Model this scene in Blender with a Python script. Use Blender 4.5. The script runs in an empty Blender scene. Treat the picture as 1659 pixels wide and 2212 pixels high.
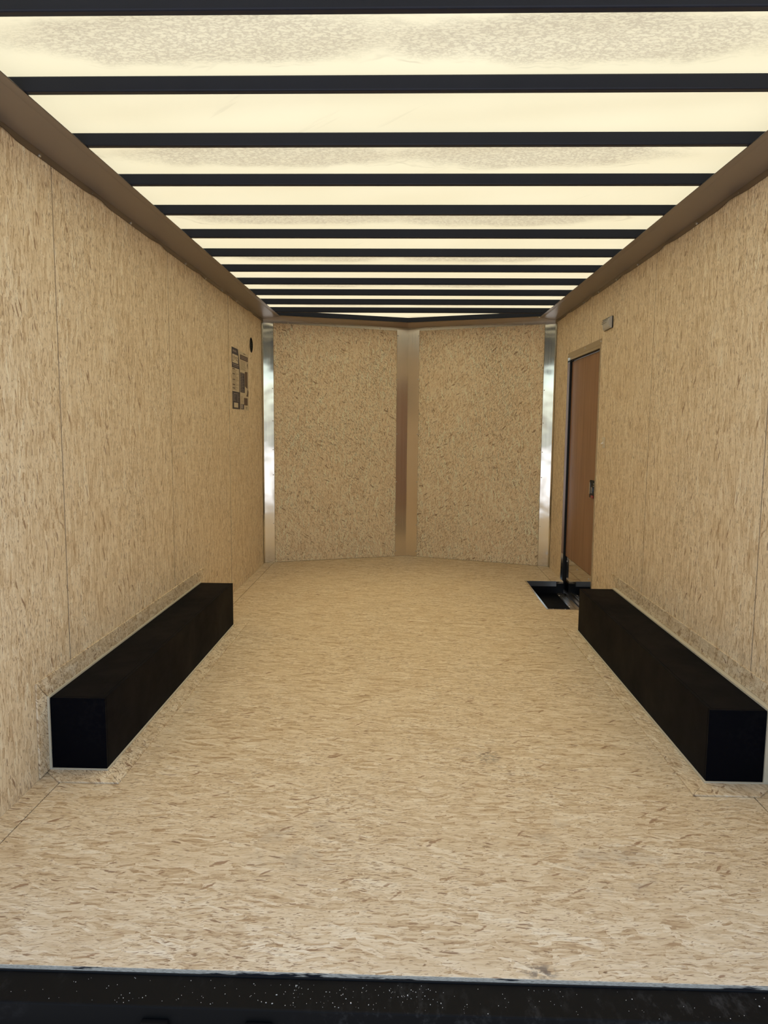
import bpy, bmesh, math, random
from mathutils import Vector, Matrix

C = bpy.context.scene
COL = C.collection
random.seed(7)

# ---------------------------------------------------------------- camera
F_PX, YAW, PITCH, ROLL, CAM_H = 1626.67, 0.0282, -0.1129, 0.0083, 1.2084
cam_d = bpy.data.cameras.new('camera')
cam = bpy.data.objects.new('camera', cam_d); COL.objects.link(cam)
cam_d.sensor_fit = 'VERTICAL'; cam_d.sensor_height = 36.0
cam_d.lens = F_PX / 2212.0 * 36.0
cam_d.clip_start = 0.02; cam_d.clip_end = 300
_r = Vector((math.cos(YAW), math.sin(YAW), 0)); _f = Vector((-math.sin(YAW), math.cos(YAW), 0)); _u = Vector((0, 0, 1))
_f2 = _f * math.cos(PITCH) + _u * math.sin(PITCH); _u2 = _u * math.cos(PITCH) - _f * math.sin(PITCH)
_r3 = _r * math.cos(ROLL) + _u2 * math.sin(ROLL); _u3 = _u2 * math.cos(ROLL) - _r * math.sin(ROLL)
M = Matrix((_r3, _u3, -_f2)).transposed().to_4x4()
M.translation = Vector((0, 0, CAM_H))
cam.matrix_world = M
C.camera = cam

# ---------------------------------------------------------------- sky, sun, exposure
SUN_EL, SUN_AZ = math.radians(73), math.radians(8)      # sun stands ahead of the camera, above the roof
w = bpy.data.worlds.new('world'); C.world = w; w.use_nodes = True
nt = w.node_tree; nt.nodes.clear()
sky = nt.nodes.new('ShaderNodeTexSky'); sky.sky_type = 'NISHITA'; sky.sun_disc = False
sky.sun_elevation = SUN_EL; sky.sun_rotation = SUN_AZ; sky.air_density = 1.0; sky.dust_density = 2.0
bg = nt.nodes.new('ShaderNodeBackground'); bg.inputs['Strength'].default_value = 0.23
wo = nt.nodes.new('ShaderNodeOutputWorld')
nt.links.new(sky.outputs[0], bg.inputs[0]); nt.links.new(bg.outputs[0], wo.inputs[0])
sd = bpy.data.lights.new('sun', 'SUN'); sd.energy = 3.0; sd.angle = 0.0093; sd.color = (1.0, 0.95, 0.88)
sun = bpy.data.objects.new('sun', sd); COL.objects.link(sun)
sdir = Vector((math.sin(SUN_AZ) * math.cos(SUN_EL), math.cos(SUN_AZ) * math.cos(SUN_EL), math.sin(SUN_EL)))
sun.rotation_euler = sdir.to_track_quat('Z', 'Y').to_euler(); sun.location = (1, 6, 9)
C.view_settings.view_transform = 'Standard'; C.view_settings.look = 'None'
C.view_settings.gamma = 1.0; C.view_settings.use_curve_mapping = False
C.view_settings.exposure = 0.80

# ---------------------------------------------------------------- node helpers
class NT:
    def __init__(s, name):
        s.m = bpy.data.materials.new(name); s.m.use_nodes = True
        s.t = s.m.node_tree; s.t.nodes.clear()
        s.out = s.t.nodes.new('ShaderNodeOutputMaterial')
    def n(s, typ, **kw):
        x = s.t.nodes.new(typ)
        for k, v in kw.items(): setattr(x, k, v)
        return x
    def put(s, sock, v):
        if isinstance(v, bpy.types.NodeSocket): s.t.links.new(v, sock)
        else: sock.default_value = v
    def math(s, op, a, b=0.0, c=None, clamp=False):
        x = s.n('ShaderNodeMath', operation=op, use_clamp=clamp)
        s.put(x.inputs[0], a); s.put(x.inputs[1], b)
        if c is not None: s.put(x.inputs[2], c)
        return x.outputs[0]
    def vmath(s, op, a, b=(0, 0, 0)):
        x = s.n('ShaderNodeVectorMath', operation=op)
        s.put(x.inputs[0], a); s.put(x.inputs[1], b)
        return x.outputs['Value'] if op in ('DOT_PRODUCT', 'LENGTH') else x.outputs[0]
    def comb(s, x, y, z=0.0):
        c = s.n('ShaderNodeCombineXYZ')
        for i, v in enumerate((x, y, z)): s.put(c.inputs[i], v)
        return c.outputs[0]
    def sep(s, v):
        c = s.n('ShaderNodeSeparateXYZ'); s.put(c.inputs[0], v); return c.outputs
    def sepc(s, v):
        c = s.n('ShaderNodeSeparateColor'); s.put(c.inputs[0], v); return c.outputs
    def mix(s, fac, a, b, mode='MIX'):
        x = s.n('ShaderNodeMix', data_type='RGBA', blend_type=mode)
        s.put(x.inputs[0], fac)
        for i, v in ((6, a), (7, b)):
            if isinstance(v, tuple) and len(v) == 3: v = v + (1,)
            s.put(x.inputs[i], v)
        return x.outputs[2]
    def ramp(s, fac, stops, interp='LINEAR'):
        x = s.n('ShaderNodeValToRGB'); r = x.color_ramp; r.interpolation = interp
        while len(r.elements) < len(stops): r.elements.new(0.5)
        for e, (p, c) in zip(r.elements, stops):
            e.position = p; e.color = tuple(c) + (1,) if len(c) == 3 else c
        s.put(x.inputs[0], fac); return x.outputs[0]
    def maprange(s, v, a, b, c=0.0, d=1.0, smooth=False):
        x = s.n('ShaderNodeMapRange', interpolation_type='SMOOTHSTEP' if smooth else 'LINEAR')
        s.put(x.inputs[0], v)
        for i, k in enumerate((a, b, c, d)): s.put(x.inputs[i + 1], k)
        return x.outputs[0]
    def noise(s, vec, scale, detail=2.0, rough=0.5, dim='3D'):
        x = s.n('ShaderNodeTexNoise', noise_dimensions=dim)
        s.put(x.inputs['Vector'], vec); s.put(x.inputs['Scale'], scale); s.put(x.inputs['Detail'], detail); s.put(x.inputs['Roughness'], rough)
        return x.outputs
    def obj(s): return s.n('ShaderNodeTexCoord').outputs['Object']
    def bump(s, h, strength=0.3, dist=0.002):
        x = s.n('ShaderNodeBump'); s.put(x.inputs['Height'], h); s.put(x.inputs['Strength'], strength); s.put(x.inputs['Distance'], dist)
        return x.outputs[0]
    def bsdf(s, color, rough=0.5, metal=0.0, normal=None, spec=0.5, coat=0.0):
        b = s.n('ShaderNodeBsdfPrincipled')
        if isinstance(color, tuple) and len(color) == 3: color = color + (1,)
        s.put(b.inputs['Base Color'], color); s.put(b.inputs['Roughness'], rough); s.put(b.inputs['Metallic'], metal)
        s.put(b.inputs['Specular IOR Level'], spec); s.put(b.inputs['Coat Weight'], coat)
        if normal is not None: s.t.links.new(normal, b.inputs['Normal'])
        s.t.links.new(b.outputs[0], s.out.inputs[0])
        return s.m

TONES = [(0.0, (.42, .28, .15)), (.16, (.57, .415, .24)), (.40, (.68, .53, .33)), (.66, (.745, .60, .395)), (.88, (.80, .67, .465)), (1.0, (.84, .725, .53))]

def osb(name, U, V, angles, seed, extra=None, scale=1.0, dark=0.0, tone_k=.86, gain=1.0):
    """oriented strand board: stacked layers of long flat strands lying near direction U"""
    s = NT(name); P = s.obj()
    p = s.comb(s.vmath('DOT_PRODUCT', P, U), s.vmath('DOT_PRODUCT', P, V), 0.0)
    wob = s.noise(p, 9.0, 2.0, 0.55, '2D')[1]
    p = s.vmath('ADD', p, s.vmath('MULTIPLY', s.vmath('SUBTRACT', wob, (.5, .5, .5)), (.04, .028, 0)))
    wob2 = s.noise(p, 26.0, 2.0, 0.6, '2D')[1]
    p2 = s.vmath('ADD', p, s.vmath('MULTIPLY', s.vmath('SUBTRACT', wob2, (.5, .5, .5)), (.014, .008, 0)))
    fine = s.noise(s.vmath('MULTIPLY', p2, (13, 140, 1)), 1.0, 3.0, .62, '2D')[0]      # wood grain
    pt = s.noise(p, 2.2, 3.0, 0.6, '2D')[0]
    def rot(a, L, Wd, k):
        r = s.n('ShaderNodeVectorRotate', rotation_type='Z_AXIS'); s.put(r.inputs['Vector'], p); r.inputs['Angle'].default_value = math.radians(a)
        return s.vmath('ADD', s.vmath('MULTIPLY', r.outputs[0], (1 / L / scale, 1 / Wd / scale, 1)), (seed * 13.7 + k * 5.31, seed * 7.9 + k * 3.77, 0))
    def vor(v, metric):
        x = s.n('ShaderNodeTexVoronoi', voronoi_dimensions='2D', feature='F1', distance=metric)
        s.put(x.inputs['Vector'], v); x.inputs['Scale'].default_value = 1.0; x.inputs['Randomness'].default_value = 1.0
        return x.outputs
    v0 = vor(rot(angles[0], .11, .017, 0), 'EUCLIDEAN')
    tone = s.sepc(v0['Color'])[0]
    height = s.math('MULTIPLY', tone, .4)
    for k, (a, L, Wd, prob, lo, hi) in enumerate([
            (angles[1], .15, .030, .55, .25, 1.0), (angles[2], .085, .016, .55, .05, .9), (angles[3], .19, .038, .30, .45, 1.0),
            (angles[4], .07, .013, .5, .0, .8), (angles[5], .13, .018, .38, .2, 1.0)]):
        v = vor(rot(a, L, Wd, k + 1), 'CHEBYCHEV'); c = s.sepc(v['Color'])
        thr = s.math('MULTIPLY_ADD', c[1], .28, .26)
        d = s.math('SUBTRACT', thr, v['Distance'])
        inside = s.math('MULTIPLY', s.math('GREATER_THAN', d, 0.0), s.math('LESS_THAN', c[0], prob))
        rim = s.math('MULTIPLY', s.math('LESS_THAN', d, .05), .13)  # thin shadow round each strand, painted as a darker tone
        t2 = s.math('SUBTRACT', s.math('MULTIPLY_ADD', c[2], hi - lo, lo), rim)
        mf = s.n('ShaderNodeMix', data_type='FLOAT'); s.put(mf.inputs[0], inside); s.put(mf.inputs[2], tone); s.put(mf.inputs[3], t2); tone = mf.outputs[0]
        mh = s.n('ShaderNodeMix', data_type='FLOAT'); s.put(mh.inputs[0], inside); s.put(mh.inputs[2], height); s.put(mh.inputs[3], s.math('ADD', c[2], .3)); height = mh.outputs[0]
    tone = s.math('ADD', s.math('MULTIPLY_ADD', tone, tone_k, .08 + (.86 - tone_k) * .55), s.math('MULTIPLY', s.math('SUBTRACT', fine, .5), 1.15))
    tone = s.math('ADD', tone, s.math('MULTIPLY', s.math('SUBTRACT', pt, .5), .3), clamp=True)
    col = s.ramp(tone, [(a, tuple(min(.88, c * gain) for c in cc)) for a, cc in TONES])
    # dark fibres: irregular streaks in drifts, plus a few whole dark strands
    for k, (a, fu, fv, lo, hi, dk, fac) in enumerate([(angles[0] + 4, 26, 190, .635, .71, (.30, .185, .095), .75), (angles[2] - 7, 38, 230, .645, .70, (.24, .14, .07), .8), (angles[4] + 12, 30, 170, .68, .73, (.19, .105, .05), .85)]):
        r = s.n('ShaderNodeVectorRotate', rotation_type='Z_AXIS'); s.put(r.inputs['Vector'], p2); r.inputs['Angle'].default_value = math.radians(a)
        nz = s.noise(s.vmath('ADD', s.vmath('MULTIPLY', r.outputs[0], (fu / scale, fv / scale, 1)), (seed * 3.1 + k * 9.7, seed * 5.3 + k * 4.1, 0)), 1.0, 2.5, .55, '2D')[0]
        m = s.maprange(s.math('ADD', nz, s.math('MULTIPLY', s.math('SUBTRACT', pt, .5), .16)), lo - .008 - dark, hi - dark)
        col = s.mix(s.math('MULTIPLY', m, fac), col, dk)
        height = s.math('SUBTRACT', height, s.math('MULTIPLY', m, .5))
    for k, (a, L, Wd, prob, dk, fac) in enumerate([(angles[6], .09, .017, .035, (.29, .165, .085), .85), (angles[1] + 4, .06, .011, .045, (.24, .135, .07), .85)]):
        v = vor(rot(a, L, Wd, k + 11), 'EUCLIDEAN'); c = s.sepc(v['Color'])
        m = s.math('MULTIPLY', s.maprange(s.math('ADD', s.math('SUBTRACT', s.math('MULTIPLY_ADD', c[1], .25, .13), v['Distance']), s.math('MULTIPLY', s.math('SUBTRACT', fine, .5), 1.1)), -.02, .10), s.math('LESS_THAN', c[0], prob))
        col = s.mix(s.math('MULTIPLY', m, fac), col, dk)
        height = s.math('SUBTRACT', height, s.math('MULTIPLY', m, .5))
    if extra: col = extra(s, P, col)
    return s.bsdf(col, .62, 0, s.bump(s.math('ADD', height, s.math('MULTIPLY', fine, .6)), .25, .0015), .35)

def floor_marks(s, P, col):
    """ink stamp, grey scuffs and worn rear edge printed on the deck"""
    x, y, z = s.sep(P)
    def blob(cx, cy, rx, ry, nz, thr0, thr1):
        dx = s.math('DIVIDE', s.math('SUBTRACT', x, cx), rx); dy = s.math('DIVIDE', s.math('SUBTRACT', y, cy), ry)
        d = s.math('ADD', s.math('MULTIPLY', dx, dx), s.math('MULTIPLY', dy, dy))
        n = s.noise(P, nz, 3.0, .6)[0]
        return s.math('MULTIPLY', s.maprange(d, 1.0, .2), s.maprange(n, thr0, thr1))
    col = s.mix(s.math('MULTIPLY', blob(.318, 2.67, .05, .065, 70, .42, .6), .6), col, (.17, .15, .12))
    col = s.mix(s.math('MULTIPLY', blob(.315, 1.567, .045, .03, 60, .4, .55), .7), col, (.10, .085, .08))
    col = s.mix(s.math('MULTIPLY', blob(-.30, 2.05, .16, .18, 9, .45, .65), .35), col, (.28, .24, .19))
    col = s.mix(s.math('MULTIPLY', blob(.62, 1.95, .18, .16, 9, .48, .65), .35), col, (.26, .22, .18))
    col = s.mix(s.math('MULTIPLY', blob(.47, 2.12, .10, .12, 9, .48, .65), .4), col, (.24, .21, .18))
    return col

M_WALL = osb('osb_wall', (0, 0, 1), (0, 1, 0), (3, -6, 5, 11, -13, -3, 24), 1, tone_k=.70, gain=1.08, scale=.85)
M_FLOOR = osb('osb_floor', (1, 0, 0), (0, 1, 0), (-3, 6, -5, 14, -12, 22, -38), 2, floor_marks, gain=.93, scale=.88, tone_k=.76)
M_FRONT_A = osb('osb_front', (0, 0, 1), (.938, .347, 0), (6, -16, 28, -32, 46, -9, 60), 3, scale=.85, dark=.022, tone_k=.6, gain=1.22)
M_FRONT_B = osb('osb_front_right', (0, 0, 1), (.938, -.347, 0), (-6, 16, -27, 34, -48, 10, -62), 4, scale=.85, dark=.022, tone_k=.6, gain=1.22)
M_STRIP = osb('osb_trim_strip', (0, 1, 0), (.7, 0, .7), (18, -32, 46, -20, 60, 8, 35), 5, scale=.8)

def simple(name, color, rough, metal=0.0, spec=.5, nz=None, amt=.12, coat=0.0, bump=0.0, bscale=60):
    s = NT(name); P = s.obj(); nrm = None; col = color
    if nz:
        f = s.noise(P, nz, 4.0, .6)[0]
        col = s.mix(f, tuple(c * (1 - amt) for c in color), tuple(min(1, c * (1 + amt)) for c in color))
    if bump: nrm = s.bump(s.noise(P, bscale, 3.0, .6)[0], bump, .002)
    return s.bsdf(col, rough, metal, nrm, spec, coat)

M_BLACK = simple('black_gloss_paint', (.005, .005, .006), .38, spec=.25, nz=9, amt=.3)
M_BOWPAINT = simple('black_bow_paint', (.0070, .0095, .0180), .45, spec=.24, nz=9, amt=.2)
M_RUBBER = simple('black_rubber', (.008, .008, .008), .6, spec=.3)
M_CAULK = simple('cream_sealant', (.62, .55, .40), .55)
M_SCREW = simple('zinc_screw', (.62, .60, .56), .3, 1.0)
M_PLASTIC = simple('smoky_grey_plastic', (.46, .44, .40), .28, spec=.6, nz=40, amt=.2)
M_IVORY = simple('ivory_plastic', (.66, .55, .38), .4)
M_WHITE = simple('pale_plastic', (.82, .74, .60), .4)
M_RED = simple('red_lever', (.30, .012, .015), .35)
M_CHROME = simple('chrome', (.75, .73, .70), .12, 1.0)
M_BOARD_EDGE = simple('brown_board_edge', (.34, .235, .135), .8, nz=60, amt=.25)
M_SKIN_OUT = simple('charcoal_outer_sheet', (.05, .046, .042), .5)
M_PAPER = simple('cream_label_stock', (.58, .47, .31), .7, nz=50, amt=.06)
M_INK = simple('dark_violet_print', (.048, .036, .040), .7, nz=120, amt=.35)
M_INK2 = simple('brown_print', (.11, .065, .042), .7)
M_INKLIGHT = simple('reversed_print', (.32, .26, .22), .7)
M_INKFAINT = simple('faint_print', (.30, .22, .13), .7)
M_CHIP = simple('wood_crumb', (.62, .56, .46), .8)
M_GROUND = simple('pale_concrete', (.52, .50, .47), .9, nz=3, amt=.2)

def wheel_mat():
    s = NT('black_wheel_box_paint'); P = s.obj()
    n1 = s.noise(P, 3.0, 4.0, .65)[0]; n2 = s.noise(s.vmath('MULTIPLY', P, (60, 8, 60)), 1.0, 3.0, .6)[0]
    g = s.noise(P, 420, 2.0, .5)[0]
    sc = s.math('MULTIPLY', s.maprange(n1, .48, .72), s.maprange(n2, .45, .75))
    return s.bsdf(s.mix(sc, (.0012, .0015, .0032), (.0065, .0062, .0070)), s.maprange(n1, .3, .7, .5, .66), 0, s.bump(g, .25, .001), .05)
M_WHEEL = wheel_mat()

def metal(name, color, rough, bscale=7.0, bstr=.0, bdist=.004, streak=(1, 1, 1), tint=None, metal=1.0):
    s = NT(name); P = s.obj()
    st = s.noise(s.vmath('MULTIPLY', P, streak), 1.0, 3.0, .6)[0]
    col = s.mix(st, tuple(c * .93 for c in color), tuple(min(1, c * 1.05) for c in color))
    nrm = s.bump(s.noise(P, bscale, 1.5, .4)[0], bstr, bdist) if bstr else None
    return s.bsdf(col, s.maprange(st, .3, .7, rough * .9, rough * 1.15), metal, nrm)
M_COVE = metal('brown_bronze_sheet', (.25, .215, .19), .38, 5, .08, .003, (2, .6, 2), metal=.6)
M_COVE_LIT = metal('brown_bronze_sheet_lit', (.36, .30, .245), .34, 5, .08, .003, (2, .6, 2), metal=.6)  # same metal as the side coves, colour lightened to stand in for light
M_FLANGE = metal('bright_sheet_edge', (.55, .51, .47), .13, 4.2, .5, .006, (3, 3, 3))
M_ALU_BACK = metal('satin_aluminium', (.62, .57, .50), .28, 4, .25, .004, (40, 40, .6))
M_ALU_MIRROR = metal('polished_aluminium', (.84, .81, .73), .10, 5.5, .45, .006, (60, 60, .5))
M_ALU_CENTER = metal('brushed_aluminium', (.86, .80, .73), .22, 3.0, .35, .004, (60, 60, .4))
M_FRAME = metal('door_frame_aluminium', (.58, .53, .45), .25)
M_KICK = metal('polished_kick_plate', (.58, .53, .47), .07, 3, .1, .002)
M_EDGE = metal('grey_edge_angle', (.42, .40, .38), .3)

def door_mat():
    s = NT('brown_wood_veneer'); P = s.obj(); x, y, z = s.sep(P)
    n = s.noise(s.comb(s.math('MULTIPLY', y, 24), s.math('MULTIPLY', z, 1.3), 0), 1.0, 5.0, .65, '2D')[0]
    w2 = s.noise(s.comb(s.math('MULTIPLY', y, 150), s.math('MULTIPLY', z, 5), 0), 1.0, 2.0, .5, '2D')[0]
    f = s.math('ADD', s.math('MULTIPLY', n, .75), s.math('MULTIPLY', w2, .25))
    return s.bsdf(s.ramp(f, [(.28, (.195, .085, .036)), (.5, (.27, .132, .060)), (.72, (.335, .172, .083))]), .42, 0, None, .4)
M_DOOR = door_mat()

def edge_mat():
    s = NT('weathered_board_edge'); P = s.obj(); x, y, z = s.sep(P)
    a = s.noise(s.comb(s.math('MULTIPLY', x, 90), s.math('MULTIPLY', z, 900), 0), 1.0, 4.0, .7, '2D')[0]
    b = s.noise(s.comb(s.math('MULTIPLY', x, 5), s.math('MULTIPLY', z, 40), 3.3), 1.0, 4.0, .7)[0]
    col = s.ramp(a, [(.33, (.28, .23, .165)), (.52, (.55, .46, .34)), (.72, (.74, .63, .48))])
    col = s.mix(s.maprange(b, .55, .60), col, (.012, .012, .014))
    return s.bsdf(col, .8, 0, None, .2)
M_EDGEBOARD = edge_mat()

def sill_mat():
    s = NT('scuffed_black_steel'); P = s.obj()
    n = s.noise(P, 2.5, 4.0, .6)[0]; d = s.noise(s.vmath('MULTIPLY', P, (30, 14, 30)), 1.0, 5.0, .75)[0]
    return s.bsdf(s.mix(s.math('MULTIPLY', s.maprange(d, .52, .8), s.maprange(n, .45, .65)), (.0055, .0052, .0048), (.050, .048, .045)), .55, 0, None, .07)
M_SILL = sill_mat()

BOW_Y0, BOW_STEP, BOW_N, BOW_Z, BOW_H, BOW_W = 1.8082, .4064, 12, 2.1286, .041, .026
def skin_mat():
    """one translucent cream roof sheet, with mottled stains between every second pair of bows"""
    s = NT('translucent_roof_sheet'); P = s.obj(); x, y, z = s.sep(P)
    ph = s.math('FRACT', s.math('DIVIDE', s.math('SUBTRACT', y, BOW_Y0), 2 * BOW_STEP))
    t = s.math('MULTIPLY', ph, 2.0)                             # 0..1 across a stained bay, 1..2 across a clean one
    wob = s.sepc(s.noise(P, 5.0, 3.0, .6)[1])
    fine = s.noise(s.vmath('MULTIPLY', P, (42, 80, 1)), 1.0, 4.0, .62)[0]
    ridge = s.math('ABSOLUTE', s.math('SUBTRACT', fine, .5))
    verm = s.maprange(ridge, .0, .085, 1.0, 0.0)
    stain = 0.0; ring = 0.0
    for cx, rx in ((-.52, .60), (.42, .62)):
        dx = s.math('DIVIDE', s.math('SUBTRACT', s.math('ADD', x, s.math('MULTIPLY_ADD', wob[0], .3, -.15)), cx), rx)
        dt = s.math('DIVIDE', s.math('SUBTRACT', s.math('ADD', t, s.math('MULTIPLY_ADD', wob[1], .3, -.15)), .50), .36)
        d = s.math('ADD', s.math('MULTIPLY', dx, dx), s.math('MULTIPLY', dt, dt))
        stain = s.math('MAXIMUM', stain, s.maprange(d, 1.05, .35, smooth=True))
        ring = s.math('MAXIMUM', ring, s.math('MULTIPLY', s.maprange(s.math('ABSOLUTE', s.math('SUBTRACT', d, 1.0)), .09, .0), s.maprange(wob[2], .48, .62)))
    mott = s.math('MULTIPLY', stain, s.math('MULTIPLY_ADD', verm, .48, .20))
    mott = s.math('MAXIMUM', mott, s.math('MULTIPLY', ring, .35))
    scr = s.noise(s.vmath('MULTIPLY', s.vmath('ADD', P, s.vmath('MULTIPLY', wob and s.comb(y, x, 0), (.9, .0, 0))), (14, 2.2, 1)), 1.0, 3.0, .6)[0]
    mott = s.math('MAXIMUM', mott, s.math('MULTIPLY', s.maprange(scr, .66, .74), .14))
    broad = s.noise(P, 1.6, 2.0, .5)[0]
    base = s.mix(broad, (.75, .65, .39), (.87, .77, .50))
    col = s.mix(mott, base, (.30, .24, .16))
    tr = s.n('ShaderNodeBsdfTranslucent'); s.put(tr.inputs[0], col)
    df = s.n('ShaderNodeBsdfDiffuse'); s.put(df.inputs[0], s.mix(.5, col, (.7, .66, .55)))
    rf = s.n('ShaderNodeBsdfRefraction'); s.put(rf.inputs['Color'], col); rf.inputs['Roughness'].default_value = 1.0; rf.inputs['IOR'].default_value = 1.4
    m1 = s.n('ShaderNodeMixShader'); m1.inputs[0].default_value = .52
    s.t.links.new(tr.outputs[0], m1.inputs[1]); s.t.links.new(rf.outputs[0], m1.inputs[2])
    mx = s.n('ShaderNodeMixShader'); mx.inputs[0].default_value = .35
    s.t.links.new(m1.outputs[0], mx.inputs[1]); s.t.links.new(df.outputs[0], mx.inputs[2])
    s.t.links.new(mx.outputs[0], s.out.inputs[0])
    return s.m
M_SKIN = skin_mat()

# ---------------------------------------------------------------- mesh helpers
class B:
    def __init__(s): s.v = []; s.f = []; s.m = []
    def add(s, vs, fs, m=0):
        o = len(s.v); s.v += [tuple(v) for v in vs]; s.f += [tuple(i + o for i in f) for f in fs]; s.m += [m] * len(fs); return s
    def box(s, x0, x1, y0, y1, z0, z1, m=0):
        vs = [(x, y, z) for z in (z0, z1) for y in (y0, y1) for x in (x0, x1)]
        return s.add(vs, [(0, 2, 3, 1), (4, 5, 7, 6), (0, 1, 5, 4), (2, 6, 7, 3), (0, 4, 6, 2), (1, 3, 7, 5)], m)
    def prism(s, ring, d, m=0, side_m=None):
        """ring: closed polygon (3D points), extruded along vector d"""
        n = len(ring); vs = list(ring) + [tuple(Vector(p) + Vector(d)) for p in ring]
        s.add(vs, [tuple(range(n))[::-1], tuple(range(n, 2 * n))], m)
        o = len(s.v) - 2 * n
        for i in range(n):
            j = (i + 1) % n; s.f.append((o + i, o + j, o + n + j, o + n + i)); s.m.append(m if side_m is None else side_m(i))
        return s
    def cyl(s, c, axis, r, h, n=10, m=0, r2=None):
        a = Vector(axis).normalized(); t = a.orthogonal().normalized(); b = a.cross(t); c = Vector(c)
        r2 = r if r2 is None else r2
        ring = lambda cc, rr: [cc + (t * math.cos(2 * math.pi * i / n) + b * math.sin(2 * math.pi * i / n)) * rr for i in range(n)]
        vs = ring(c, r) + ring(c + a * h, r2)
        return s.add(vs, [tuple(range(n))[::-1], tuple(range(n, 2 * n))] + [(i, (i + 1) % n, n + (i + 1) % n, n + i) for i in range(n)], m)
    def build(s, name, mats, parent=None, bevel=0.0, smooth=False, origin=None):
        me = bpy.data.meshes.new(name)
        if parent is not None and origin is None: origin = parent.matrix_world.translation if parent.get('_o') is None else Vector(parent['_o'])
        o = Vector(origin) if origin is not None else Vector((0, 0, 0))
        me.from_pydata([tuple(Vector(v) - o) for v in s.v], [], s.f)
        if not isinstance(mats, (list, tuple)): mats = [mats]
        for mt in mats: me.materials.append(mt)
        for p, mi in zip(me.polygons, s.m): p.material_index = mi; p.use_smooth = smooth
        bm = bmesh.new(); bm.from_mesh(me); bmesh.ops.recalc_face_normals(bm, faces=bm.faces); bm.to_mesh(me); bm.free()
        ob = bpy.data.objects.new(name, me); COL.objects.link(ob)
        if parent is not None: ob.parent = parent
        else: ob.location = o
        if bevel:
            mod = ob.modifiers.new('bevel', 'BEVEL'); mod.width = bevel; mod.segments = 2; mod.limit_method = 'ANGLE'
        return ob

ORIG = {}
def tag(o, label, cat, group=None, kind=None):
    o['label'] = label; o['category'] = cat
    if group: o['group'] = group
    if kind: o['kind'] = kind
    return o
def thing(name, loc, label, cat, group=None, kind=None):
    o = bpy.data.objects.new(name, None); COL.objects.link(o); o.location = loc
    o.empty_display_size = .05
    ORIG[o.name] = Vector(loc)
    return tag(o, label, cat, group, kind)
def part(b, name, mats, parent, **kw):
    return b.build(name, mats, parent, origin=ORIG.get(parent.name, Vector((0, 0, 0))), **kw)
_screw = {}
def screws(parent, pts, normal, r=.006, h=.003, mat=None, name='screw'):
    """round screw heads, one object each, sharing a mesh"""
    key = (tuple(round(c, 3) for c in normal), r, h, (mat or M_SCREW).name)
    if key not in _screw:
        b = B(); b.cyl((0, 0, 0), normal, r, h * .5, 10); b.cyl(Vector(normal).normalized() * h * .5, normal, r, h * .5, 10, 0, r * .55)
        ob = b.build('screw', mat or M_SCREW, None); _screw[key] = ob.data; bpy.data.objects.remove(ob)
    po = ORIG.get(parent.name, Vector((0, 0, 0)))
    for p in pts:
        o = bpy.data.objects.new(name, _screw[key]); COL.objects.link(o); o.parent = parent; o.location = Vector(p) - po

# ---------------------------------------------------------------- setting
XL, XR, YR, YC, XV, YV = -1.239, 1.26, 1.543, 6.563, .0105, 7.026
ZTOP = 2.175
def yv(x):                                                     # V front wall line
    return YC + (YV - YC) * ((x - XL) / (XV - XL) if x < XV else (XR - x) / (XR - XV))
SEAMS = [YR, 2.69, 3.97, 5.29, YC]
DY0, DY1, DZ = 5.035, 5.985, 1.752                              # door opening
SX, SY0, SY1, SD = .967, 4.98, 5.91, -.10                       # step well

# ground outside
g = B(); g.box(-40, 40, -40, 50, -.72, -.62); tag(g.build('ground', M_GROUND), 'pale concrete yard surface outside the trailer', 'ground', kind='structure')

# floor: frame underneath as root, three boards on it
fl = B()
fl.box(XL - .01, SX - .03, YR + .02, YC, -.09, -.021); fl.box(SX - .03, XR + .01, YR + .02, SY0 - .03, -.09, -.021); fl.box(SX - .03, XR + .01, SY1 + .03, YC, -.09, -.021)
fl.prism([(XL, YC, -.09), (XR, YC, -.09), (XV, YV, -.09)], (0, 0, .069))
floor = tag(fl.build('floor', M_BLACK), 'trailer deck of pale strand board with strip boards along both walls', 'floor', kind='structure')
S0, S1, GAP = -1.163, 1.167, .0035
TH = -.018
deck = [(S0 + GAP, YR, TH), (S1 - GAP, YR, TH), (S1 - GAP, SY0, TH), (SX, SY0, TH), (SX, SY1, TH), (S1 - GAP, SY1, TH), (S1 - GAP, yv(S1) - .002, TH), (XV, YV - .002, TH), (S0 + GAP, yv(S0) - .002, TH)]
part(B().prism(deck, (0, 0, -TH), 0, lambda i: 1 if i == 0 else 0), 'floor_board', [M_FLOOR, M_EDGEBOARD], floor, bevel=.0012)
for a, b_, y0, y1 in ((XL, S0, YR, None), (S1, XR, YR, SY0), (S1, XR, SY1, None)):
    if y1 is None: ring = [(a, y0, TH), (b_, y0, TH), (b_, yv(b_) - .002, TH), (a, yv(a) - .002, TH)]
    else: ring = [(a, y0, TH), (b_, y0, TH), (b_, y1, TH), (a, y1, TH)]
    part(B().prism(ring, (0, 0, -TH), 0, lambda i: 1 if i == 0 else 0), 'strip_board', [M_FLOOR, M_EDGEBOARD], floor, bevel=.0012)
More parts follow.
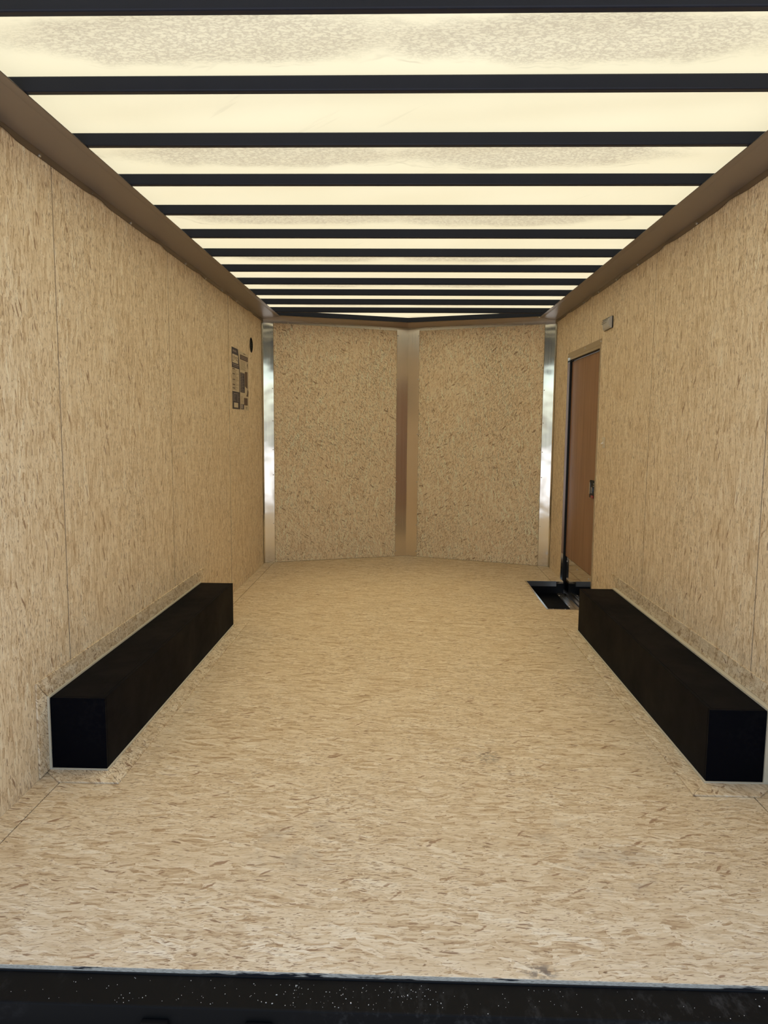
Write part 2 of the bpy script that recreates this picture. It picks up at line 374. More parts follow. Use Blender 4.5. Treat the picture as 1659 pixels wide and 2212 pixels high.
# aluminium edging round the step hole, lying on the board edges
e = B(); e.box(SX - .012, SX + .001, SY0 - .012, SY1 + .012, 0, .002); part(e, 'edge_trim', M_FRAME, floor)
e = B(); e.box(SX + .001, XR - .02, SY0 - .012, SY0 + .001, 0, .002); part(e, 'edge_trim', M_FRAME, floor)
e = B(); e.box(SX, 1.205, SY1 - .002, SY1, -.04, .0015); part(e, 'edge_trim', M_EDGE, floor)
screws(floor, [(SX - .006, y, .002) for y in (SY0, 5.45, SY1)] + [(1.08, SY0 - .006, .002), (1.0, SY0 - .006, .002)], (0, 0, 1), .004, .002)

def sidewall(name, side, x, label):
    sx = 1 if side == 'right' else -1
    b = B(); xo0, xo1 = sorted((x + sx * .011, x + sx * .05))
    if side == 'left': b.box(xo0, xo1, YR - .02, YC + .02, -.45, 2.2)
    else:
        b.box(xo0, xo1, YR - .02, DY0, -.45, 2.2); b.box(xo0, xo1, DY1, YC + .02, -.45, 2.2); b.box(xo0, xo1, DY0, DY1, DZ, 2.2)
        b.box(xo0, xo1, DY0, DY1, -.45, SD - .013)
    wl = tag(b.build(name, M_SKIN_OUT), label, 'wall', kind='structure')
    xa = x if side == 'left' else x
    for i in range(4):
        y0, y1 = SEAMS[i] + (.0024 if i else 0), SEAMS[i + 1] - (.0024 if i < 3 else .002)
        z0, z1 = -.015, 2.15
        if side == 'right' and i >= 2:
            d0, d1 = max(DY0, y0), min(DY1, y1)
            ring = [(x, y0, z0), (x, y1, z0), (x, y1, z1), (x, y0, z1)]
            if i == 2: ring = [(x, y0, z0), (x, DY0, z0), (x, DY0, DZ), (x, y1, DZ), (x, y1, z1), (x, y0, z1)]
            else: ring = [(x, y0, DZ), (x, DY1, DZ), (x, DY1, z0), (x, y1, z0), (x, y1, z1), (x, y0, z1)]
        elif side == 'left' and i == 3:
            ring = None
        else: ring = [(x, y0, z0), (x, y1, z0), (x, y1, z1), (x, y0, z1)]
        if ring: part(B().prism(ring, (sx * .010, 0, 0), 0, lambda i: 1), 'wall_board', [M_WALL, M_BOARD_EDGE], wl, bevel=.002)
        else:                                                   # board with the round vent hole
            hc, hr, n = Vector((x, 6.066, 1.844)), .060, 32
            b = B(); rim = []; rect = []
            for k in range(n):
                a = 2 * math.pi * k / n + .0001; c, s_ = math.cos(a), math.sin(a)
                rim.append((x, hc.y + hr * c, hc.z + hr * s_))
                t = min((y1 - hc.y) / c if c > 1e-6 else ((y0 - hc.y) / c if c < -1e-6 else 1e9), (z1 - hc.z) / s_ if s_ > 1e-6 else ((z0 - hc.z) / s_ if s_ < -1e-6 else 1e9))
                rect.append((x, hc.y + t * c, hc.z + t * s_))
            vs = rim + rect; fs = [(k, (k + 1) % n, n + (k + 1) % n, n + k) for k in range(n)]
            # square off the four corners
            cor = [(x, y1, z1), (x, y0, z1), (x, y0, z0), (x, y1, z0)]
            for ci, cp in enumerate(cor):
                ang = math.atan2(cp[2] - hc.z, cp[1] - hc.y) % (2 * math.pi)
                k = int((ang - .0001) / (2 * math.pi / n)) % n
                vs.append(cp); fs.append((n + k, n + (k + 1) % n, len(vs) - 1))
            b.add(vs, fs); wt = [(v[0] - .010, v[1], v[2]) for v in rim]
            b.add(rim + wt, [(k, (k + 1) % n, n + (k + 1) % n, n + k) for k in range(n)])
            part(b, 'wall_board', M_WALL, wl)
    return wl
wall_left = sidewall('wall_left', 'left', XL, 'left wall lined with four tall strand board sheets')
wall_right = sidewall('wall_right', 'right', XR, 'right wall lined with strand board sheets and pierced by the door')

# V nosed front wall
nL = Vector((.3475, -.9377, 0)); nR = Vector((-.3475, -.9377, 0))   # inward normals of the two faces
b = B(); b.prism([(XL - .05, YC + .025, -.45), (XV, YV + .03, -.45), (XR + .05, YC + .025, -.45), (XR + .05, YC + .075, -.45), (XV, YV + .085, -.45), (XL - .05, YC + .075, -.45)], (0, 0, 2.66))
wf = tag(b.build('wall_front', M_SKIN_OUT), 'shallow V shaped front wall of two strand board sheets', 'wall', kind='structure')
for a, c, nn, mt in (((XL, YC), (XV - .002, YV - .001), nL, M_FRONT_A), ((XV + .002, YV - .001), (XR, YC), nR, M_FRONT_B)):
    part(B().prism([(a[0], a[1], .001), (c[0], c[1], .001), (c[0], c[1], 2.15), (a[0], a[1], 2.15)], -nn * .010), 'wall_board', mt, wf)

# roof: one translucent sheet sagging a little between the bows
NX, NY = 40, 132
b = B(); vs = []
y_a, y_b = YR - .06, 7.10
for j in range(NY + 1):
    y = y_a + (y_b - y_a) * j / NY
    for i in range(NX + 1):
        x = XL - .04 + (XR - XL + .08) * i / NX
        ph = ((y - BOW_Y0 + BOW_W / 2) / BOW_STEP) % 1.0
        z = BOW_Z + BOW_H + .001 + .006 * math.sin(math.pi * ph) * (1 + .5 * math.sin(x * 5 + j))
        vs.append((x, y, z))
b.add(vs, [(j * (NX + 1) + i, j * (NX + 1) + i + 1, (j + 1) * (NX + 1) + i + 1, (j + 1) * (NX + 1) + i) for j in range(NY) for i in range(NX)])
ceil = tag(b.build('ceiling', M_SKIN, smooth=True), 'translucent cream roof sheet glowing over a row of black bows', 'ceiling', kind='structure')
bow = B().box(-1.236, 1.257, -BOW_W, 0, 0, BOW_H).build('roof_bow', M_BOWPAINT, None, bevel=.004)
bow.parent = ceil; bow.location = (0, BOW_Y0, BOW_Z)
mdl = bow.modifiers[0]
for i in range(1, BOW_N):
    o = bow.copy(); COL.objects.link(o); o.parent = ceil; o.location = (0, BOW_Y0 + i * BOW_STEP, BOW_Z)
# dark nose rail that follows the V above the front cove
def off(x, d): return yv(x) - d / .9377
for xa, xb in ((XL + .11, XV), (XV, XR - .11)):
    part(B().prism([(xa, off(xa, .168), 2.1285), (xb, off(xb, .168), 2.1285), (xb, off(xb, .193), 2.1285), (xa, off(xa, .193), 2.1285)], (0, 0, .038)), 'nose_rail', M_BOWPAINT, ceil)

# coves along the walls (soffit strip, lip, bright lower edge) ------------------------------
def cove(name, path, inward, wi, label, zb=(2.118, 2.118), zf=(2.092, 2.092), spts=True):
    """path: two wall points; inward: unit vector into the room"""
    p0, p1 = Vector(path[0]), Vector(path[1]); iv = Vector(inward); L = (p1 - p0).length; d = (p1 - p0) / L
    root = thing(name, (p0.x, p0.y, zf[0]), label, 'trim', kind='structure')
    n = max(2, int(L / .045))
    def strip(prof, nm, mat, wav=0.0):
        b = B(); vs = []; m = len(prof)
        for k in range(n + 1):
            t = k / n; q = p0.lerp(p1, t); zb_ = zb[0] + (zb[1] - zb[0]) * t; zf_ = zf[0] + (zf[1] - zf[0]) * t
            sh0, sh1 = (.0, .0)
            for i, (o, kind, dz) in enumerate(prof):
                z = {'b': zb_, 'f': zf_, 'l': 2.1185}[kind] + dz
                wv = wav * max(0, .6 * math.sin(t * L * 8.5 + 1.3) + .5 * math.sin(t * L * 17 + .4)) ** 1.5 if kind == 'f' else 0
                # mitre at the ends of the cove
                tt = t
                oo = o + abs(wv)
                qq = q + iv * oo
                if MITRE.get(name):
                    c0, c1 = MITRE[name]
                    qq = qq + d * (oo * (c0 * (1 - t) + c1 * t))
                vs.append((qq.x, qq.y, z + (wv * .25 if kind == 'f' else 0)))
        fs = [(k * m + i, k * m + i + 1, (k + 1) * m + i + 1, (k + 1) * m + i) for k in range(n) for i in range(m - 1)]
        b.add(vs, fs)
        ob = part(b, nm, mat, root, smooth=True)
        md = ob.modifiers.new('thickness', 'SOLIDIFY'); md.thickness = .0012; md.offset = 0; md.use_rim = False
        return ob
    strip([(.002, 'b', 0), (wi - .026, 'l', .004)], 'cove_sheet', M_COVE_LIT if 'front' in label else M_COVE)
    strip([(wi - .026, 'l', .0042), (wi - .004, 'l', .0095), (wi, 'l', .0085), (wi + .0005, 'l', .0075)], 'cove_lip', M_COVE_LIT if 'front' in label else M_COVE)
    strip([(.0035, 'f', 0), (.0032, 'b', -.0015)], 'edge_strip', M_FLANGE if 'front' not in label else M_FRAME, .009 if 'front' not in label else 0)
    m = int(L / .42)
    screws(root, [tuple(p0 + d * (.22 + .42 * k) + iv * .0048 + Vector((0, 0, (zf[0] + (zf[1] - zf[0]) * (.22 + .42 * k) / L) + .008))) for k in range(m)], iv, .006, .003)
    return root
MITRE = {'trim_1': (0, -.55), 'trim_2': (0, -.55), 'trim_3': (.62, -.185 / .98), 'trim_4': (-.62, .185 / .98)}
MITRE['trim_3'] = (.70, -.37); MITRE['trim_4'] = (-.37 * -1, -.70)
cove('trim_1', ((XL, YR, 0), (XL, YC, 0)), (1, 0, 0), .165, 'long brown cove strip along the top of the left wall')
cove('trim_2', ((XR, YR, 0), (XR, YC, 0)), (-1, 0, 0), .155, 'long brown cove strip along the top of the right wall')
cove('trim_3', ((XL, YC, 0), (XV, YV, 0)), tuple(nL), .19, 'brown cove strip atop the left half of the front wall', (2.117, 2.101), (2.088, 2.074))
cove('trim_4', ((XV, YV, 0), (XR, YC, 0)), tuple(nR), .19, 'brown cove strip atop the right half of the front wall', (2.101, 2.117), (2.074, 2.088))

# corner and nose cover strips -----------------------------------------------------------
def plate(b, p, q, z0, z1, nrm, th=.0015, seg=24, wav=.0007, seed=0):
    """thin sheet from plan point p to q, z0..z1, waved slightly along its length"""
    rnd = random.Random(seed); ph = [rnd.uniform(0, 6) for _ in range(4)]
    p, q, nrm = Vector((*p, 0)), Vector((*q, 0)), Vector(nrm); m = 4; vs = []
    for k in range(seg + 1):
        z = z0 + (z1 - z0) * k / seg
        for i in range(m + 1):
            t = i / m; c = p.lerp(q, t)
            wv = wav * (math.sin(z * 11 + ph[0] + t * 2) + .6 * math.sin(z * 23 + ph[1] - t * 3)) * (t if seed % 2 else 1)
            c = c + nrm * wv; vs.append((c.x, c.y, z))
    b.add(vs, [(k * (m + 1) + i, k * (m + 1) + i + 1, (k + 1) * (m + 1) + i + 1, (k + 1) * (m + 1) + i) for k in range(seg) for i in range(m)])
def sheet(b, nm, mat, root):
    ob = part(b, nm, mat, root, smooth=True); md = ob.modifiers.new('thickness', 'SOLIDIFY'); md.thickness = .0014; md.offset = 0; md.use_rim = False; return ob
ZS = (.002, 2.085)
for nm, sx, xw, nn, lab in (('trim_5', 1, XL, nL, 'polished metal corner strip between the left and front walls'), ('trim_6', -1, XR, nR, 'polished metal corner strip between the right and front walls')):
    root = thing(nm, (xw, YC, 0), lab, 'trim', kind='structure')
    b = B(); plate(b, (xw + sx * .003, YC - .066), (xw + sx * .003, YC - .006), *ZS, (sx, 0, 0), wav=.0002); sheet(b, 'side_leg', M_FRAME, root)
    xe = xw + sx * .086; ye = yv(xe)
    b = B(); plate(b, (xw + sx * .003, YC - .006), (xe, ye - .0125), *ZS, nn, wav=.0006, seed=3); sheet(b, 'front_leg', M_ALU_MIRROR, root)
    b = B(); plate(b, (xe, ye - .0125), (xe + sx * .002, ye - .003), *ZS, (sx, 0, 0), wav=0); sheet(b, 'return_lip', M_FRAME, root)
    screws(root, [(xe - sx * .008, yv(xe) - .0145, z) for z in (.35, .78, 1.0, 1.25, 1.53, 2.0)], tuple(nn), .005, .003)
root = thing('trim_7', (XV, YV, 0), 'brushed metal cover strip down the fold of the front wall', 'trim', kind='structure')
for sx, nn in ((-1, nL), (1, nR)):
    x0, x1 = XV, XV + sx * .101
    b = B(); plate(b, (x0, yv(x0) - .004), (x1, yv(x1) - .004), *ZS, nn, wav=.0003, seed=5 + sx); sheet(b, 'cover_leg', M_ALU_CENTER, root)
    screws(root, [(x1 - sx * .007, yv(x1) - .005, z) for z in (.05, .3, .7, 1.14, 1.64, 2.03)], tuple(nn), .005, .003)

# rear frame ----------------------------------------------------------------------------
root = thing('trim_8', (0, YR, -.013), 'black steel rear sill with a dusty ledge below the deck edge', 'sill', kind='structure')
s_ = B(); s_.box(-1.30, 1.32, 1.449, YR + .018, -.10, -.013); part(s_, 'sill_beam', M_SILL, root, bevel=.004)
s_ = B(); s_.box(-1.239, 1.26, YR - .004, YR - .0005, -.0125, -.0095); part(s_, 'gap_shadow', M_RUBBER, root)  # black strip painted in for the gap shadow under the deck edge
s_ = B(); s_.box(-1.30, 1.32, 1.40, YR + .018, -.40, -.101); part(s_, 'bumper_beam', M_BLACK, root, bevel=.006)
root = thing('trim_9', (0, YR, 0), 'black steel posts and header framing the open rear end', 'frame', kind='structure')
s_ = B(); s_.box(-1.30, -1.245, YR - .06, YR - .021, -.012, 2.24); part(s_, 'post', M_BLACK, root)
s_ = B(); s_.box(1.266, 1.32, YR - .06, YR - .021, -.012, 2.24); part(s_, 'post', M_BLACK, root)
s_ = B(); s_.box(-1.244, 1.265, YR - .06, YR - .021, 2.13, 2.24); part(s_, 'header', M_BLACK, root)

# ---------------------------------------------------------------- things
# wheel boxes with their strips
def wheel_box(sx, xi, xo, xw, zt, yn, yf, label, wall):
    t = thing('wheel_box', ((xi + xo) / 2, (yn + yf) / 2, 0), label, 'wheel box', 'boxed wheel wells')
    x = sorted((xi, xo))
    b = B(); b.box(x[0], x[1], yn, yn + .012, .001, zt); part(b, 'end_panel', M_WHEEL, t, bevel=.0015)
    b = B(); b.box(x[0], x[1], yf - .012, yf, .001, zt); part(b, 'end_panel', M_WHEEL, t, bevel=.0015)
    s0 = sorted((xi, xi - sx * .012)); s0 = sorted((xi, xi + (.012 if xo > xi else -.012)))
    b = B(); b.box(s0[0], s0[1], yn + .0122, yf - .0122, .001, zt - .0002); part(b, 'side_panel', M_WHEEL, t, bevel=.0015)
    ti = s0[1] if xo > xi else s0[0]
    tx = sorted((ti + (.0002 if xo > xi else -.0002), xo))
    b = B(); b.box(tx[0], tx[1], yn + .0122, yf - .0122, zt - .013, zt - .0001); part(b, 'top_panel', M_WHEEL, t, bevel=.0015)
    # sealant bead round the box, on wall and floor
    c = B(); o = -1 if xo > xi else 1                           # toward the aisle
    xf = sorted((xi, xi + o * .007)); xb = sorted((xo, xw))
    c.box(xf[0], xf[1], yn - .007, yf, .0055, .0095); c.box(*sorted((xi, xw)), yn - .007, yn - .0003, .0055, .0095)
    part(c, 'sealant_bead', M_CAULK, floor)
    c = B(); xb = sorted((xo + o * .0002 * -1, xw))
    c.box(xb[0], xb[1], yn - .007, yn, .0097, zt + .006); c.box(xb[0], xb[1], yn, yf, zt - .004, zt + .006)
    part(c, 'sealant_bead', M_CAULK, wall)
    # strand board strips framing the box: wall top, wall end, floor end, floor side (mitred)
    w, h = .076, .006; xw2 = xw + o * h
    y0, y1, z1 = yn - w, yf + .11, zt + w
    def wp(pts): return [(xw + o * .0004, y, z) for y, z in pts]
    part(B().prism(wp([(yn - .001, zt + .007), (yf, zt + .007), (y1, z1), (y0, z1)]), (o * h, 0, 0)), 'wall_strip', M_STRIP, wall, bevel=.001)
    part(B().prism(wp([(y0, .006), (yn - .008, .006), (yn - .008, zt + .006), (y0, z1 - .001)]), (o * h, 0, 0)), 'wall_strip', M_STRIP, wall, bevel=.001)
    xf0 = xi + o * .0075; xs = xi + o * w
    part(B().prism([(xw2 + o * .002, yn - .008, .0004), (xf0, yn - .008, .0004), (xs, y0 - .018, .0004), (xw2 + o * .07, y0 - .018, .0004), (xw2 + o * .002, y0 + .05, .0004)], (0, 0, h)), 'floor_strip', M_STRIP, floor, bevel=.001)
    part(B().prism([(xf0, yn - .0075, .0004), (xf0, yf, .0004), (xs, yf + .07, .0004), (xs, y0 - .017, .0004)], (0, 0, h)), 'floor_strip', M_STRIP, floor, bevel=.001)
    return t
wheel_box(1, -1.0336, -1.2266, XL, .263, 2.4925, 4.437, 'long black boxed wheel well along the left wall, facing the door side', wall_left)
wheel_box(-1, 1.0409, 1.2342, XR, .262, 2.495, 4.425, 'long black boxed wheel well along the right wall, just short of the step well', wall_right)

# step well -----------------------------------------------------------------------------
t = thing('step_well', (1.11, 5.445, SD), 'black sunken step well in the floor below the side door', 'step')
b = B(); b.box(SX - .008, XR + .045, SY0 - .008, SY1 + .008, SD - .012, SD); part(b, 'step_tread', M_WHEEL, t)
b = B(); b.box(SX - .008, SX - .002, SY0 - .008, SY1 + .008, SD + .0005, TH - .001); part(b, 'well_side', M_BLACK, t)
b = B(); b.box(SX - .001, XR + .004, SY1 + .002, SY1 + .008, SD + .0005, TH - .001); part(b, 'well_side', M_BLACK, t)
b = B(); b.box(SX - .001, XR + .004, SY0 - .008, SY0 - .002, SD + .0005, TH - .001); part(b, 'well_side', M_BLACK, t)
b = B(); b.box(1.205, 1.276, SY0 + .002, SY1 - .004, SD + .0005, SD + .006); b.box(1.222, 1.226, SY0 + .002, SY1 - .004, SD + .006, SD + .013); b.box(1.240, 1.246, SY0 + .002, SY1 - .004, SD + .006, SD + .017)
part(b, 'threshold_rail', M_FRAME, t)
screws(t, [(1.213, y, SD + .006) for y in (5.12, 5.45, 5.82)], (0, 0, 1), .006, .003)

# door ----------------------------------------------------------------------------------
t = thing('door_1', (1.285, (DY0 + DY1) / 2, SD), 'brown wood veneer side door in a metal frame above the step well', 'door', kind='structure')
xd = 1.284
b = B(); b.box(xd, xd + .03, DY0 + .006, DY1 - .010, .198, DZ - .034); part(b, 'door_leaf', M_DOOR, t)
b = B(); b.box(xd - .002, xd + .03, DY0 + .006, DY1 - .010, DZ - .0335, DZ - .0295); part(b, 'leaf_edge', M_CHROME, t)
b = B(); b.box(xd - .001, xd + .03, DY0 + .006, DY1 - .010, SD + .008, .1965); part(b, 'kick_plate', M_KICK, t)
screws(t, [(xd - .001, y, .165) for y in (5.2, 5.55, 5.9)], (-1, 0, 0), .005, .003)
b = B(); b.box(xd - .016, xd + .03, DY1 - .0095, DY1 - .001, SD + .02, DZ - .012); part(b, 'gasket', M_RUBBER, t)
b = B(); b.box(xd - .012, xd - .002, DY0 + .004, DY1 - .010, DZ - .029, DZ - .023); part(b, 'gasket', M_RUBBER, t)
b = B(); b.box(XR - .003, XR - .0005, DY0 - .036, DY1 + .030, DZ - .001, DZ + .034); b.box(XR - .003, xd + .03, DY0, DY1, DZ - .004, DZ - .001)
b.box(XR - .001, xd - .012, DY0, DY1, DZ - .022, DZ - .004); b.box(xd - .012, xd + .03, DY0, DY1, DZ - .022, DZ - .004); hd = part(b, 'frame_head', M_FRAME, t)
b = B(); b.box(XR - .003, XR - .0005, DY0 - .022, DY0 + .002, .002, DZ - .0015); b.box(XR - .001, xd + .03, DY0 + .0005, DY0 + .005, SD + .02, DZ - .023); part(b, 'frame_jamb', M_FRAME, t)
b = B(); b.box(XR - .003, XR - .0005, DY1 - .002, DY1 + .022, .002, DZ - .0015); b.box(XR - .001, xd + .03, DY1 - .0008, DY1 + .0005, SD + .02, DZ - .023); b.box(XR - .010, XR - .003, DY1 - .0025, DY1 + .004, SD + .02, DZ - .002); part(b, 'frame_jamb', M_CHROME, t)
screws(t, [(XR - .003, y, DZ + .017) for y in (DY0 - .02, 5.45, DY1 + .015)], (-1, 0, 0), .005, .003)
# latch set in the leaf
ly0, ly1, lz0, lz1 = 5.085, 5.225, .735, .855
la = B(); la.box(xd - .014, xd, ly0, ly1, lz0, lz1); lat = part(la, 'latch', M_RUBBER, t, bevel=.004)
ORIG[lat.name] = ORIG[t.name]
b = B(); b.box(xd - .017, xd - .0142, ly1 - .022, ly1 - .006, lz0 + .025, lz1 - .015); part(b, 'face_strip', M_CHROME, lat)
b = B(); b.box(xd - .022, xd - .0142, ly0 + .050, ly0 + .063, lz0 + .035, lz0 + .075); part(b, 'paddle_edge', M_CHROME, lat)
b = B(); b.box(xd - .020, xd - .0142, ly0 + .014, ly0 + .075, lz0 + .003, lz0 + .020); part(b, 'lock_lever', M_RED, lat, bevel=.002)
screws(lat, [(xd - .0142, ly0 + .02, lz1 - .02), (xd - .0142, ly0 + .022, lz1 - .036)], (-1, 0, 0), .004, .004)
for o in lat.children: o['label'] = o.get('label', 'red lock lever' if 'lever' in o.name else 'bright metal detail')

# dome light / round vent / switch ---------------------------------------------------------
t = thing('dome_light', (XR, 4.845, 1.86), 'smoky grey ribbed light on the right wall above the door', 'light')
yl0, yl1, zl0, zl1 = 4.748, 4.945, 1.822, 1.896
b = B(); b.box(XR - .006, XR - .0002, yl0, yl1, zl0, zl1); part(b, 'base_plate', M_RUBBER, t, bevel=.003)
b = B(); N = 12; ring = []
for k in range(N + 1):                                            # bulging lens section swept along y
    a = math.pi * k / N; ring.append((XR - .0062 - .021 * math.sin(a) ** .7, (zl0 + zl1) / 2 - (zl1 - zl0) * .47 * math.cos(a)))
vs = []; ys = [yl0 + .004, yl0 + .006] + [yl0 + .006 + (yl1 - yl0 - .012) * q for q in (.5, .7, .82, .92, 1.0)]
sc = [.96, 1, 1, 1, .92, .72, .12]
for y, q in zip(ys, sc): vs += [(XR - .0062 + (x_ - XR + .0062) * q, y, z_) for x_, z_ in ring]
m = N + 1
fs = [(j * m + i, j * m + i + 1, (j + 1) * m + i + 1, (j + 1) * m + i) for j in range(len(ys) - 1) for i in range(N)] + [tuple(range(m)), tuple(range((len(ys) - 1) * m, len(ys) * m))]
part(b.add(vs, fs), 'lens', M_PLASTIC, t, smooth=False)
for k in range(3):
    zz = zl1 - .010 - .011 * k; b = B(); b.box(XR - .026 - .002 * k, XR - .012, yl0 + .012 + .022 * k, yl1 - .03, zz - .002, zz + .0012); part(b, 'rib', M_EDGE, t)

t = thing('round_vent', (XL - .004, 6.066, 1.844), 'black round vent set in the left wall near the front corner', 'vent')
b = B(); b.cyl((XL - .0095, 6.066, 1.844), (1, 0, 0), .0595, .002, 32); part(b, 'back_disc', M_RUBBER, t)
b = B(); n = 32
ri = [(XL + dx, 6.066 + r * math.cos(2 * math.pi * k / n), 1.844 + r * math.sin(2 * math.pi * k / n)) for r, dx in ((.052, -.007), (.058, -.007), (.0592, .0015), (.0555, .002), (.052, 0)) for k in range(n)]
b.add(ri, [(j * n + k, j * n + (k + 1) % n, ((j + 1) % 5) * n + (k + 1) % n, ((j + 1) % 5) * n + k) for j in range(5) for k in range(n)]); part(b, 'rim', M_RUBBER, t)
for k in range(5):
    zz = 1.844 - .036 + .018 * k; hw = math.sqrt(.051 ** 2 - (zz - 1.844) ** 2) - .001
    b = B(); b.box(XL - .0068, XL - .003, 6.066 - hw, 6.066 + hw, zz - .002, zz + .002); part(b, 'slat', M_RUBBER, t)

t = thing('light_switch', (XR, 4.85, 1.119), 'small ivory light switch on the right wall beside the door', 'switch')
b = B(); b.box(XR - .006, XR - .0002, 4.829, 4.878, 1.084, 1.154); part(b, 'face_plate', M_IVORY, t, bevel=.002)
b = B(); b.prism([(XR - .006, 4.847, 1.112), (XR - .006, 4.847, 1.126), (XR - .021, 4.847, 1.114), (XR - .019, 4.847, 1.108)], (0, .009, 0)); part(b, 'toggle', M_WHITE, t)
screws(t, [(XR - .006, 4.853, 1.145), (XR - .006, 4.853, 1.093)], (-1, 0, 0), .003, .002, M_WHITE)

# printed sheets on the left wall ------------------------------------------------------------
def rect(b, y0, y1, z0, z1, lvl): b.box(XL + .0006 * lvl, XL + .0006 * lvl + .0005, y0, y1, z0, z1)
def bars(b, y0, y1, zs, lvl, h=.004, jit=.25, seed=1):
    rnd = random.Random(seed)
    for z in zs:
        y = y0; e = y1 - (y1 - y0) * rnd.uniform(0, jit)
        while y < e - .006:                                        # word by word
            w_ = rnd.uniform(.012, .035); rect(b, y, min(y + w_, e), z - h / 2, z + h / 2, lvl); y += w_ + .006
fr = lambda a, b_, n: [a + (b_ - a) * k / (n - 1) for k in range(n)]
t = thing('printed_sheet', (XL, 5.51, 1.545), 'tall printed sheet with dark violet blocks, nearer of two on the left wall', 'label', 'printed sheets on the left wall')
b = B(); rect(b, 5.376, 5.634, 1.325, 1.764, 1); part(b, 'paper', M_PAPER, t)
b = B(); rect(b, 5.380, 5.575, 1.62, 1.762, 2); b.prism([(XL + .0012, 5.575, 1.762), (XL + .0012, 5.60, 1.72), (XL + .0012, 5.632, 1.62), (XL + .0012, 5.575, 1.62)], (.0005, 0, 0)); part(b, 'heading_block', M_INK, t)
b = B(); rect(b, 5.395, 5.575, 1.655, 1.715, 3); part(b, 'logo_panel', M_PAPER, t)
b = B()
for p0, p1 in (((5.415, 1.701), (5.435, 1.684)), ((5.44, 1.703), (5.46, 1.695)), ((5.455, 1.69), (5.445, 1.675)), ((5.47, 1.697), (5.49, 1.689)), ((5.50, 1.700), (5.505, 1.676)), ((5.52, 1.698), (5.55, 1.693)), ((5.525, 1.682), (5.555, 1.673)), ((5.415, 1.672), (5.43, 1.668))):
    d_ = Vector((0, p1[0] - p0[0], p1[1] - p0[1])).normalized(); nn = Vector((0, -d_.z, d_.y)) * .003
    a_, c_ = Vector((XL + .0024, *p0)), Vector((XL + .0024, *p1)); b.prism([a_ - nn, c_ - nn, c_ + nn, a_ + nn], (.0005, 0, 0))
part(b, 'logo_mark', M_INK2, t)
b = B(); bars(b, 5.41, 5.54, [1.743, 1.736], 3, .005, .1, 2); bars(b, 5.40, 5.60, [1.644], 3, .006, .05, 3); bars(b, 5.41, 5.59, [1.632], 3, .004, .2, 4); o = part(b, 'heading_text', M_INKLIGHT, t); o['kind'] = 'stuff'
b = B(); bars(b, 5.40, 5.60, fr(1.605, 1.465, 19), 2, .0034, .5, 5); o = part(b, 'body_text', M_INKFAINT, t); o['kind'] = 'stuff'
b = B()
for z in (1.612, 1.575, 1.535, 1.50, 1.475): rect(b, 5.395, 5.47, z - .003, z + .003, 3)
part(b, 'subheading_text', M_INK2, t)
b = B(); rect(b, 5.385, 5.632, 1.327, 1.452, 2); rect(b, 5.612, 5.632, 1.452, 1.62, 2); part(b, 'foot_block', M_INK, t)
b = B(); rect(b, 5.43, 5.56, 1.338, 1.372, 3); part(b, 'blank_panel', M_PAPER, t)
b = B(); bars(b, 5.42, 5.58, [1.437], 3, .005, .05, 7); bars(b, 5.40, 5.49, fr(1.425, 1.385, 5), 3, .003, .4, 8); bars(b, 5.52, 5.60, fr(1.425, 1.385, 5), 3, .003, .4, 9); o = part(b, 'foot_text', M_INKLIGHT, t); o['kind'] = 'stuff'

t = thing('printed_sheet', (XL, 5.785, 1.53), 'printed sheet with drawings, farther of two on the left wall', 'label', 'printed sheets on the left wall')
b = B(); rect(b, 5.640, 5.945, 1.322, 1.755, 1); part(b, 'paper', M_PAPER, t)
b = B(); rect(b, 5.648, 5.925, 1.697, 1.733, 2); part(b, 'heading_block', M_INK2, t)
b = B(); bars(b, 5.68, 5.90, [1.720, 1.709], 3, .004, .1, 11); o = part(b, 'heading_text', M_INKLIGHT, t); o['kind'] = 'stuff'
b = B(); bars(b, 5.76, 5.84, [1.747], 2, .005, .05, 12); o = part(b, 'top_text', M_INK2, t); o['kind'] = 'stuff'
b = B(); bars(b, 5.665, 5.86, fr(1.687, 1.625, 9), 2, .0032, .25, 13); o = part(b, 'body_text', M_INKFAINT, t); o['kind'] = 'stuff'
b = B(); rect(b, 5.650, 5.800, 1.455, 1.602, 2); part(b, 'list_block', M_INK, t)
b = B(); bars(b, 5.66, 5.77, fr(1.595, 1.465, 12), 3, .004, .4, 14); o = part(b, 'list_text', M_INKLIGHT, t); o['kind'] = 'stuff'
b = B(); b.prism([(XL + .0012, 5.81, 1.615), (XL + .0012, 5.905, 1.62), (XL + .0012, 5.905, 1.49), (XL + .0012, 5.81, 1.505)], (.0005, 0, 0)); part(b, 'post_drawing', M_INK2, t)
b = B(); b.prism([(XL + .0012, 5.905, 1.49), (XL + .0012, 5.935, 1.47), (XL + .0012, 5.925, 1.43), (XL + .0012, 5.85, 1.432), (XL + .0012, 5.88, 1.45)], (.0005, 0, 0)); part(b, 'corner_drawing', M_INK2, t)
b = B(); b.prism([(XL + .0012, 5.875, 1.697), (XL + .0012, 5.895, 1.67), (XL + .0012, 5.925, 1.695), (XL + .0012, 5.91, 1.64)], (.0005, 0, 0)); part(b, 'arrow_drawing', M_INK2, t)
b = B(); rect(b, 5.77, 5.90, 1.362, 1.418, 2); part(b, 'board_drawing', M_INK2, t)
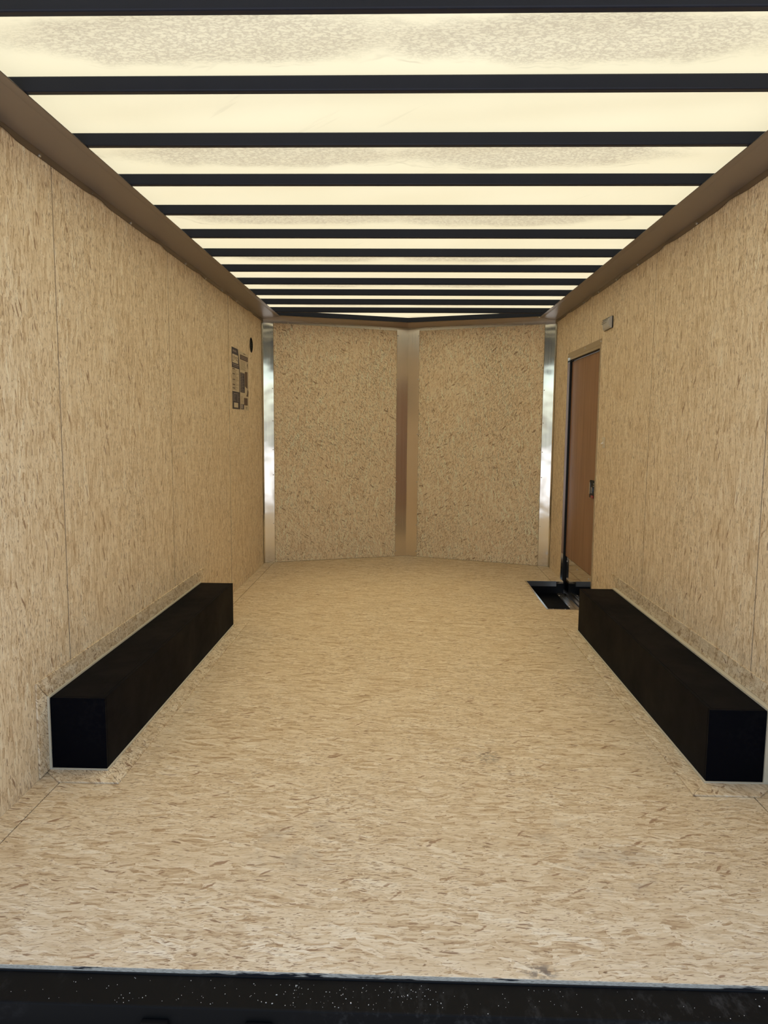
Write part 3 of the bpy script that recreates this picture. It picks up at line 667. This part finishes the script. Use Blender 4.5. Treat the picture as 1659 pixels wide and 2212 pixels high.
b = B(); bars(b, 5.66, 5.75, fr(1.425, 1.375, 7), 2, .0032, .3, 15); bars(b, 5.83, 5.89, fr(1.35, 1.335, 4), 2, .003, .3, 16); o = part(b, 'caption_text', M_INKFAINT, t); o['kind'] = 'stuff'
b = B(); rect(b, 5.655, 5.765, 1.330, 1.368, 2); part(b, 'photo_block', M_INK, t)
b = B(); rect(b, 5.660, 5.725, 1.335, 1.365, 3); part(b, 'photo_patch', M_INKLIGHT, t)

# hinge plates below the sill ------------------------------------------------------------------
for i, (x0, lab) in enumerate(((-.545, 'dull black hinge plate under the sill, left one of the pair'), (-.325, 'dull black hinge plate under the sill, right one of the pair'))):
    t = thing('hinge_plate', (x0 + .03, 1.44, -.05), lab, 'hinge', 'hinge plates under the rear sill')
    b = B(); b.box(x0, x0 + .058, 1.432, 1.4485, -.085, -.040); part(b, 'leaf', M_SILL, t, bevel=.003)
    b = B(); b.cyl((x0 + .002, 1.431, -.068), (1, 0, 0), .009, .054, 14); part(b, 'knuckle', M_SILL, t, smooth=False)

# crumbs of sawdust lying on the sill ------------------------------------------------------------
rnd = random.Random(3); b = B()
for k in range(230):
    cl = rnd.random() < .45
    x = rnd.gauss(-.10, .16) if cl else rnd.uniform(-.9, .85); y = rnd.uniform(1.455, 1.53); r = rnd.uniform(.0005, .0012) * (1.9 if rnd.random() < .06 else 1)
    a = rnd.uniform(0, 3.14); c, s2 = math.cos(a) * r, math.sin(a) * r; z = -.0128; h = r * .8; q = rnd.uniform(.4, 1)
    vs = [(x + c, y + s2, z), (x - s2 * q, y + c * q, z), (x - c, y - s2, z), (x + s2 * q, y - c * q, z)]
    b.add(vs + [(v[0] * .8 + x * .2, v[1] * .8 + y * .2, z + h) for v in vs], [(3, 2, 1, 0), (4, 5, 6, 7), (0, 1, 5, 4), (1, 2, 6, 5), (2, 3, 7, 6), (3, 0, 4, 7)])
tag(b.build('sawdust', M_CHIP), 'pale crumbs of sawdust scattered on the black rear sill', 'sawdust', kind='stuff')
